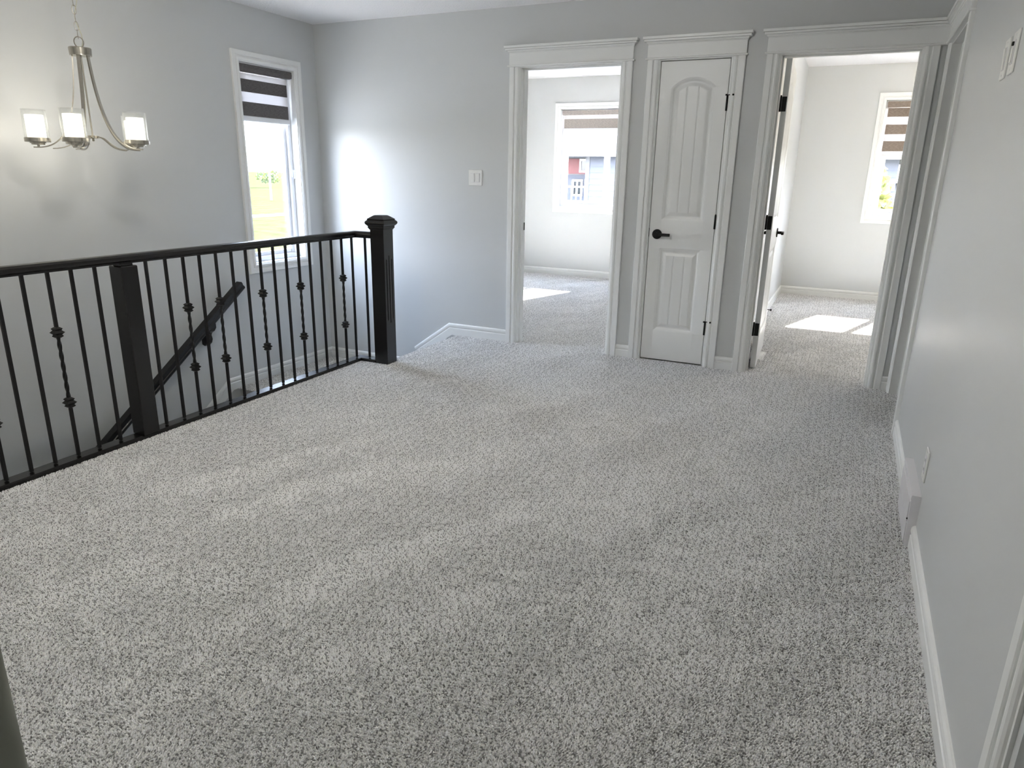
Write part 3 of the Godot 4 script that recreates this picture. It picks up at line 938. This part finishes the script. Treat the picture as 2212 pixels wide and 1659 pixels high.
# ---------------------------------------------------------------- chandelier over the stairwell
func build_chandelier() -> void:
	var C := Vector3(-3.64, 0, -2.53)
	var o := base("chandelier", C)
	tag(o, "brushed nickel chandelier with five lit cylinder shades above the stairwell", "chandelier")
	var away := Vector3(C.x, 0, C.z).normalized()
	var right := Vector3(-away.z, 0, away.x)
	var b := MB.new()
	b.lathe(P2([0.0, 1.848, 0.050, 1.848, 0.050, 1.852, 0.052, 1.882, 0.050, 1.886, 0.0, 1.890]), Vector3.ZERO, 40, false)
	put("top_cap", b.mesh(), M.nickel, o)
	b = MB.new()
	b.lathe(P2([0.0, 1.438, 0.006, 1.440, 0.006, 1.452, 0.030, 1.454, 0.030, 1.466, 0.006, 1.468, 0.0, 1.468]), Vector3.ZERO, 28, false)
	b.bar(V3([Vector3(0, 1.46, 0), Vector3(0, 1.85, 0)]), disc(0.0042, 10), Vector3.RIGHT)
	put("centre_rod", b.mesh(), M.nickel, o)
	# loop, chain, cord
	var loop := PackedVector3Array()
	for i in 20:
		var a := TAU * i / 20.0
		loop.append(Vector3(0, 1.912, 0) + right * sin(a) * 0.021 - Vector3(0, cos(a) * 0.024, 0) + away * 0.006 * cos(a))
	b = MB.new()
	b.bar(loop, disc(0.0026, 8), away, true, true)
	put("loop", b.mesh(), M.nickel, o)
	var y := 1.930
	var k := 0
	while y < CH - 0.05:
		var link := PackedVector3Array()
		for i in 18:
			var a := TAU * i / 18.0
			var side := right if k % 2 == 1 else away
			link.append(Vector3(0, y + 0.018 + 0.0215 * -cos(a), 0) + side * 0.0095 * sin(a))
		b = MB.new()
		b.bar(link, disc(0.0017, 6), away if k % 2 == 1 else right, true, true)
		put("chain_link", b.mesh(), M.nickel, o)
		y += 0.037
		k += 1
	b = MB.new()
	b.lathe(P2([0.0, CH - 0.035, 0.05, CH - 0.030, 0.062, CH - 0.010, 0.062, CH]), Vector3.ZERO, 32)
	put("canopy", b.mesh(), M.nickel, o)
	var cp := PackedVector3Array()
	for i in 40:
		var t := i / 39.0
		cp.append(Vector3(0, lerpf(1.885, CH - 0.02, t), 0) + right * (0.008 + 0.010 * sin(t * 19.0)) + away * 0.006 * cos(t * 11.0))
	b = MB.new()
	b.bar(cp, disc(0.0016, 6), right)
	put("cord", b.mesh(), M.cord, o)
	# arms and shades
	var flat := rect(0.017, 0.006)
	for n in 5:
		var ang := PI + TAU * n / 5.0
		var out := right * cos(ang) + away * sin(ang)
		var tang := out.cross(Vector3.UP).normalized()
		var arm := MB.new()
		var c := Curve2D.new()
		# from the cap down, sweeping out to the shade
		var pts := PackedVector3Array()
		var R := 0.245
		for i in 30:
			var t := i / 29.0
			var p0 := Vector2(0.038, 1.850); var p1 := Vector2(0.052, 1.62); var p2 := Vector2(0.095, 1.405); var p3 := Vector2(R, 1.402)
			var p := p0.bezier_interpolate(p1, p2, p3, t)
			pts.append(out * p.x + Vector3(0, p.y, 0))
		pts.append(out * (R + 0.022) + Vector3(0, 1.402, 0))
		arm.bar(pts, flat, tang, false)
		# brace from the hub to the arm
		var br := PackedVector3Array()
		for i in 16:
			var t := i / 15.0
			var p := Vector2(0.028, 1.460).bezier_interpolate(Vector2(0.085, 1.462), Vector2(0.080, 1.400), Vector2(0.185, 1.398), t)
			br.append(out * p.x + Vector3(0, p.y, 0))
		arm.bar(br, rect(0.013, 0.0045), tang, false)
		put("arm", arm.mesh(), M.nickel, o)
		var at := out * R
		var h := MB.new()
		h.lathe(P2([0.0, 1.404, 0.006, 1.404, 0.006, 1.413, 0.030, 1.414, 0.030, 1.421, 0.036, 1.421, 0.036, 1.426, 0.057, 1.427, 0.0575, 1.430, 0.0575, 1.446, 0.055, 1.448, 0.0, 1.448]), at, 36, false)
		var ho := put("shade_holder", h.mesh(), M.nickel, o)
		var g := MB.new()
		g.lathe(P2([0.0525, 1.447, 0.0545, 1.447, 0.0545, 1.580, 0.0535, 1.582, 0.0525, 1.580, 0.0525, 1.449]), at, 40)
		put("glass_shade", g.mesh(), M.lamp_glass, ho)
		var f := MB.new()
		f.lathe(P2([0.0, 1.449, 0.041, 1.449, 0.041, 1.555, 0.039, 1.557, 0.0, 1.557]), at, 32, false)
		put("lamp_diffuser", f.mesh(), M.glow, ho)
		bulb(o, at + Vector3(0, 1.505, 0), Color(1.0, 0.97, 0.90), 0.010, 0.035)


# ---------------------------------------------------------------- switches, outlets, registers, lamps
func wall_plate(called: String, label: String, cat: String, at: Vector3, turn: float, w: float, h: float, gangs: int, kind: String) -> Node3D:
	var o := base(called, at, turn)
	tag(o, label, cat)
	var b := MB.new()
	b.bevel(Vector3(-w / 2, -h / 2, -0.001), Vector3(w / 2, h / 2, 0.0055), 0.0022)
	put("plate", b.mesh(), M.plate, o)
	for i in gangs:
		var x := (i - (gangs - 1) / 2.0) * 0.046
		b = MB.new()
		b.bevel(Vector3(x - 0.0165, -0.0335, 0.004), Vector3(x + 0.0165, 0.0335, 0.0075), 0.001)
		var f := put("bezel", b.mesh(), M.register, o)
		if kind == "rocker":
			b = MB.new()
			b.frustum(x - 0.0145, x + 0.0145, 0.005, 0.0085, -0.031, x - 0.0145, x + 0.0145, 0.005, 0.0115, 0.031)
			put("rocker", b.mesh(), M.plate, f)
		elif kind == "outlet":
			for s in [-1.0, 1.0]:
				for q in [-1.0, 1.0]: put("slot", boxes([bx(x + q * 0.005, x + q * 0.0075, s * 0.017 - 0.005, s * 0.017 + 0.005, 0.0072, 0.0078)]), M.slot, f)
		else:
			b = MB.new()
			b.bevel(Vector3(x - 0.011, -0.030, 0.007), Vector3(x + 0.011, 0.012, 0.011), 0.001)
			put("paddle", b.mesh(), M.plate, f)
			b = MB.new()
			b.bevel(Vector3(x - 0.006, 0.018, 0.007), Vector3(x + 0.006, 0.029, 0.013), 0.001)
			put("sensor", b.mesh(), M.slot, f)
	for s in [-1.0, 1.0]:
		for i in gangs:
			var x := (i - (gangs - 1) / 2.0) * 0.046
			var sc := MB.new()
			sc.lathe(P2([0.0, 0.0054, 0.003, 0.0054, 0.003, 0.0062, 0.0, 0.0064]), Vector3(x, s * 0.0485, 0), 10, false, Basis(Vector3.RIGHT, PI / 2))
			var e := put("screw", sc.mesh(), M.plate, o)
			e.position = Vector3(0, 0, 0)
	return o

func build_fittings() -> void:
	wall_plate("light_switch", "white double rocker switch beside the left bedroom doorway", "light switch", Vector3(-2.693, 1.280, ZB), 0.0, 0.118, 0.118, 2, "rocker")
	wall_plate("light_switch", "white single rocker switch on the right wall", "light switch", Vector3(XR, 1.690, -2.845), -PI / 2, 0.085, 0.120, 1, "rocker")
	wall_plate("fan_control", "white wall control with small black sensor beside a rocker switch", "wall control", Vector3(XR, 1.690, -2.705), -PI / 2, 0.085, 0.120, 1, "sensor")
	wall_plate("wall_outlet", "white wall outlet above the heating register", "outlet", Vector3(XR, 0.325, -2.775), -PI / 2, 0.075, 0.118, 1, "outlet")
	# baseboard heating register
	var o := base("heating_register", Vector3(XR, 0, -2.935), -PI / 2)
	tag(o, "white metal baseboard register against the right wall", "heating register")
	var b := MB.new()
	var hw := 0.200
	b.frustum(-hw, hw, 0.0, 0.026, 0.0, -hw, hw, 0.0, 0.031, 0.190)
	b.frustum(-hw, hw, 0.0, 0.031, 0.190, -hw, hw, 0.0, 0.031, 0.196)
	put("case", b.mesh(), M.register, o)
	b = MB.new()
	b.frustum(-hw - 0.002, hw + 0.002, 0.0, 0.033, 0.196, -hw - 0.002, hw + 0.002, 0.0, 0.031, 0.213)
	put("top", b.mesh(), M.register, o)
	for i in 2:
		b = MB.new()
		b.frustum(-hw + 0.012, hw - 0.012, 0.020, 0.030 + 0.003 * i, 0.014 + 0.088 * i, -hw + 0.012, hw - 0.012, 0.020, 0.032 + 0.002 * i, 0.096 + 0.086 * i)
		put("louvre", b.mesh(), M.register, o)
	b = MB.new()
	b.lathe(P2([0.0, 0.0, 0.004, 0.0, 0.003, 0.004, 0.0, 0.004]), Vector3(hw - 0.010, 0.115, 0.030), 10, false, Basis(Vector3.RIGHT, PI / 2))
	put("screw", b.mesh(), M.slot, o)
	# floor registers in the bedrooms
	for e in [["white floor register on the carpet beneath the left bedroom window", -2.99, -8.66, 0.0], ["white floor register half under the open bedroom door", -0.525, -5.515, PI / 2]]:
		var f := base("floor_register", Vector3(e[1], 0.009, e[2]), e[3])
		tag(f, e[0], "floor register", "floor registers")
		var c := MB.new()
		c.bevel(Vector3(-0.150, -0.010, -0.065), Vector3(0.150, -0.002, 0.065), 0.002)
		put("flange", c.mesh(), M.plate, f)
		var sl := boxes([bx(-0.009, 0.009, -0.003, 0.0015, -0.050, 0.050)])
		for i in 11:
			var v := put("slat", sl, M.plate, f)
			v.position = Vector3(-0.125 + 0.025 * i, 0, 0)
	# spring stop on the baseboard behind the open door
	var ds := base("door_stop", Vector3(-0.652, 0.052, -7.35))
	tag(ds, "small black door stop on the right bedroom's baseboard", "door stop")
	b = MB.new()
	b.lathe(P2([0.0, 0.0, 0.012, 0.0, 0.008, 0.006, 0.004, 0.010, 0.004, 0.034, 0.010, 0.034, 0.011, 0.048, 0.0, 0.050]), Vector3.ZERO, 16, false, Basis(Vector3(0, 0, 1), -PI / 2))
	put("stop_rod", b.mesh(), M.black, ds)
	# loft lamp, then two unseen lamps added to brighten the bedrooms
	ceiling_lamp("bowl lamp on a short stem under the loft ceiling", -1.85, -1.65, CH, Color(1.0, 0.985, 0.95), 0.19, 0.12)
	ceiling_lamp("unseen round ceiling lamp added to brighten the left bedroom", -2.6, -6.7, CH + 0.035, Color(1.0, 0.94, 0.83), 0.06)
	ceiling_lamp("unseen round ceiling lamp added to brighten the right bedroom", 0.8, -6.7, CH + 0.035, Color(1.0, 0.94, 0.83), 0.24)


# ---------------------------------------------------------------- outside
func leaf_cloud(n: int, c: Vector3, r: Vector3, s: float) -> ArrayMesh:
	var b := MB.new()
	for i in n:
		var d := Vector3(rng.randfn(), rng.randfn(), rng.randfn()).normalized() * pow(rng.randf(), 0.4)
		var p := c + d * r
		var u := Vector3(rng.randfn(), rng.randfn(), rng.randfn()).normalized() * s * rng.randf_range(0.6, 1.3)
		var v := u.cross(Vector3(rng.randfn(), rng.randfn(), rng.randfn())).normalized() * s * 0.6
		b.quad(p - u, p - v, p + u, p + v)
	return b.mesh()

func tree(label: String, at: Vector3, h: float, r: float, m: Material, n := 700, leaf := 0.17) -> void:
	var o := base("tree", at)
	tag(o, label, "tree", "trees outside the windows")
	var b := MB.new()
	b.lathe(P2([0.16, 0.0, 0.11, h * 0.3, 0.06, h * 0.75, 0.0, h * 0.9]), Vector3.ZERO, 10)
	put("trunk", b.mesh(), M.bark, o)
	put("crown", leaf_cloud(n, Vector3(0, h * 0.62, 0), Vector3(r, h * 0.40, r), leaf), m, o).set_meta("kind", "stuff")

func far_window(parent: Node, x: float, y: float, z: float, w: float, h: float) -> void:
	var b := MB.new()
	var t := 0.07
	b.box(Vector3(x, y, z), Vector3(x + t, y + h, z + 0.06)); b.box(Vector3(x + w - t, y, z), Vector3(x + w, y + h, z + 0.06))
	b.box(Vector3(x + t, y, z), Vector3(x + w - t, y + t, z + 0.06)); b.box(Vector3(x + t, y + h - t, z), Vector3(x + w - t, y + h, z + 0.06))
	b.box(Vector3(x + w / 2 - 0.03, y + t, z), Vector3(x + w / 2 + 0.03, y + h - t, z + 0.05))
	var f := put("window", b.mesh(), M.vinyl, parent)
	put("pane", boxes([bx(x + t, x + w - t, y + t, y + h - t, z + 0.01, z + 0.025)]), M.far_pane, f)

func siding(parent: Node, x0: float, x1: float, y0: float, y1: float, z: float, m: Material) -> void:
	var y := y0
	while y < y1 - 0.01:
		var b := MB.new()
		b.frustum(x0, x1, z - 0.02, z + 0.03, y, x0, x1, z - 0.02, z + 0.008, minf(y + 0.2, y1))
		put("siding_board", b.mesh(), m, parent)
		y += 0.2

func build_outside() -> void:
	var g := put("ground", boxes([bx(-900, 900, GROUND - 1.0, GROUND, -900, 900)]), M.grass)
	struct(g, "wide pale green field around the house", "ground")
	var rd := put("path", boxes([bx(-57.5, -54.8, GROUND, GROUND + 0.04, -300, 100)]), M.road)
	struct(rd, "pale path crossing the field", "path")
	struct(put("bounce_paving", boxes([bx(-29.0, XL - 0.15, GROUND, GROUND + 0.03, -8.0, 12.0)]), M.concrete), "pale concrete apron added to bounce light up into the stairwell window", "paving")  # unseen slab, added to reflect daylight up through the window
	struct(put("bounce_paving", boxes([bx(-12.0, 12.0, GROUND, GROUND + 0.03, -20.0, ZF - 0.15)]), M.concrete), "pale unseen yard added to bounce light into the bedrooms", "paving")  # also unseen, added to brighten the bedroom ceilings from below
	# utility pole in the field
	var p := base("utility_pole", Vector3(-83.4, GROUND, -86.3))
	tag(p, "slim utility pole standing in the field", "pole")
	var b := MB.new()
	b.lathe(P2([0.20, 0.0, 0.14, 11.4, 0.0, 11.45]), Vector3.ZERO, 12)
	put("shaft", b.mesh(), M.bark, p)
	b = MB.new()
	b.box(Vector3(-1.1, 10.6, -0.08), Vector3(1.1, 10.8, 0.08))
	put("crossarm", b.mesh(), M.bark, p)
	for i in 6:
		var a := deg_to_rad(38.6 + i * 2.7)
		var d := 190.0 + 12.0 * rng.randf()
		tree("distant bushy tree on the skyline beyond the field", Vector3(-sin(a) * d, GROUND, -cos(a) * d), 2.6 + 2.2 * rng.randf(), 3.0 + 1.0 * rng.randf(), M.leaf_dark, 300, 0.40)
	# neighbour behind the left bedroom
	var h := base("grey_house", Vector3(-6.0, GROUND, -24.0))
	tag(h, "grey sided two storey house seen through the left bedroom window", "house")
	put("main_wall", boxes([bx(-2.55, 7.0, 0, 5.32, -8.0, -0.02)]), M.siding, h)
	siding(h, -2.55, 7.0, 0.2, 5.32, 0.0, M.siding)
	put("wing_wall", boxes([bx(-7.0, -2.55, 0, 5.32, -8.0, -1.4)]), M.siding_pale, h)
	put("red_panel", boxes([bx(-4.6, -2.9, 4.75, 5.28, -1.4, -1.36)]), M.brick_red, h)
	siding(h, -7.0, -2.6, 3.6, 4.7, -1.37, M.siding)
	far_window(h, -3.35, 4.80, -1.36, 0.55, 0.48)
	far_window(h, -3.62, 3.95, -1.36, 0.42, 0.60)
	far_window(h, -3.12, 3.95, -1.36, 0.46, 0.60)
	put("corner_board", boxes([bx(-2.62, -2.48, 0, 5.32, -0.02, 0.05)]), M.siding_pale, h)
	put("deck", boxes([bx(-7.0, -2.6, 3.42, 3.56, -1.4, 0.0)]), M.vinyl, h)
	put("deck_rail", boxes([bx(-7.0, -2.6, 4.28, 4.34, -0.10, -0.04)]), M.vinyl, h)
	for i in 24: put("deck_baluster", boxes([bx(-6.95 + i * 0.18, -6.91 + i * 0.18, 3.55, 4.29, -0.09, -0.05)]), M.vinyl, h)
	b = MB.new()
	b.frustum(-7.6, 7.6, -8.6, 0.6, 5.32, -7.6, 7.6, -8.6, 0.6, 5.46)
	b.frustum(-7.6, 7.6, -8.6, 0.6, 5.46, -3.5, 3.5, -4.1, -3.9, 7.6)
	var rf := put("roof", b.mesh(), M.roof, h)
	put("roof_vent", boxes([bx(-2.45, -2.15, 6.0, 6.32, -1.3, -1.0)]), M.slot, rf)
	put("gutter", boxes([bx(-7.6, 7.6, 5.32, 5.45, 0.6, 0.72)]), M.vinyl, rf)
	# neighbour and trees behind the right bedroom
	var h2 := base("pale_house", Vector3(2.2, GROUND, -40.0))
	tag(h2, "pale house behind the trees outside the right bedroom window", "house")
	put("wall", boxes([bx(-3.0, 7.0, 0, 4.6, -8.0, -0.02)]), M.siding_pale, h2)
	siding(h2, -3.0, 7.0, 0.2, 4.6, 0.0, M.siding_pale)
	for x in [-2.0, 0.2, 2.6]: far_window(h2, x, 2.9, 0.02, 1.1, 1.2)
	b = MB.new()
	b.frustum(-3.6, 7.6, -8.6, 0.6, 4.6, -0.5, 4.5, -4.1, -3.9, 6.6)
	put("roof", b.mesh(), M.roof, h2)
	tree("yellow green tree outside the right bedroom window left of the other", Vector3(0.42, GROUND, -21.0), 5.0, 0.55, M.leaf)
	tree("low yellow green tree at the right bedroom window's centre", Vector3(1.25, GROUND, -19.0), 4.4, 0.5, M.leaf)
	tree("taller yellow green tree seen past the right bedroom window's mullion", Vector3(3.4, GROUND, -22.0), 6.0, 1.3, M.leaf)


# ---------------------------------------------------------------- carpet pile: small patches of tufts laid over every floor
func build_carpet() -> void:
	var o := base("carpet", Vector3.ZERO)
	tag(o, "grey cut pile carpet covering loft, bedrooms and stair", "carpet", "", "stuff")
	const S := 0.05
	const LEANS := 6
	const SEEDS := 3
	var variants := []
	for l in LEANS:
		for s in SEEDS:
			variants.append(tuft_patch(S, 100 + l * 10 + s, TAU * l / LEANS))
	var lists := []
	for v in variants: lists.append([])
	var field := FastNoiseLite.new()
	field.seed = 5
	field.frequency = 1.0
	field.fractal_octaves = 2
	var lay := func(x0: float, x1: float, z0: float, z1: float, y: float) -> void:
		var nx := int(ceil((x1 - x0) / S)); var nz := int(ceil((z1 - z0) / S))
		for i in nx:
			for j in nz:
				var x := x0 + (i + 0.5) * S; var z := z0 + (j + 0.5) * S
				# the pile leans where feet and the vacuum cleaner left it: long streaks running away from the stair
				var u := x * 0.906 + z * 0.423; var v := -x * 0.423 + z * 0.906
				var a := field.get_noise_2d(u * 2.4, v * 0.65) * 4.0 + rng.randf_range(-1.35, 1.35)
				var l := posmod(int(round(a / TAU * LEANS)), LEANS)
				lists[l * SEEDS + rng.randi() % SEEDS].append(Vector3(x, y, z))
	lay.call(-3.05, XR + 0.02, -3.97, -0.45, 0.0)
	lay.call(-2.87, XR + 0.02, ZB - 0.02, -3.97, 0.0)
	lay.call(-1.0, XR + 0.02, -0.45, 0.6, 0.0)
	lay.call(-2.34, -1.54, ZB2 - 0.02, ZB, 0.0)
	lay.call(-0.56, 0.26, ZB2 - 0.02, ZB, 0.0)
	lay.call(XR, XR + 0.9, -4.95, -4.05, 0.0)
	lay.call(XL, -0.785, ZF, ZB2, 0.0)
	lay.call(-0.665, 1.6, ZF, ZB2, 0.0)
	lay.call(-3.13, -2.87, ZB, -3.97, -0.175)
	lay.call(XL, -3.12, ZB, -3.87, -0.35)
	for k in variants.size():
		var mm := MultiMesh.new()
		mm.transform_format = MultiMesh.TRANSFORM_3D
		mm.mesh = variants[k]
		mm.instance_count = lists[k].size()
		for i in lists[k].size(): mm.set_instance_transform(i, Transform3D(Basis.IDENTITY, lists[k][i]))
		var mi := MultiMeshInstance3D.new()
		mi.name = "pile"
		mi.multimesh = mm
		mi.material_override = M.pile
		mi.set_meta("kind", "stuff")
		o.add_child(mi, true)

func tuft_patch(s: float, sd: int, lean: float) -> ArrayMesh:
	var r := RandomNumberGenerator.new()
	r.seed = sd
	var st := SurfaceTool.new()
	st.begin(Mesh.PRIMITIVE_TRIANGLES)
	st.set_smooth_group(-1)
	var n := 13
	var step := s / n
	for i in n:
		for j in n:
			var c := Vector3((i + 0.5) * step - s / 2 + r.randf_range(-0.8, 0.8) * step, 0, (j + 0.5) * step - s / 2 + r.randf_range(-0.8, 0.8) * step)
			var h := r.randf_range(0.0065, 0.0105)
			var la := lean + r.randf_range(-1.3, 1.3)
			var d := Vector3(cos(la), 0, sin(la)) * h * r.randf_range(0.05, 0.62)
			var g := r.randf_range(0.84, 0.98) if r.randf() > 0.28 else r.randf_range(0.18, 0.48)
			var col := Color(g, g * r.randf_range(0.985, 1.005), g * r.randf_range(0.97, 1.02))
			var a0 := r.randf() * TAU
			var rb := step * r.randf_range(0.56, 0.78)
			var top := c + d + Vector3(0, h, 0)
			var ring0 := []; var ring1 := []; 
			for k in 4:
				var a := a0 + TAU * k / 4.0
				ring0.append(c + Vector3(cos(a), 0, sin(a)) * rb * 0.8)
				ring1.append(c + d * 0.55 + Vector3(cos(a + 0.5) * rb, h * 0.62, sin(a + 0.5) * rb))
			for k in 4:
				var k2 := (k + 1) % 4
				for t in [[ring0[k], ring0[k2], ring1[k2]], [ring0[k], ring1[k2], ring1[k]], [ring1[k], ring1[k2], top]]:
					for p in t:
						st.set_color(col)
						st.add_vertex(p)
	st.generate_normals()
	return st.commit()
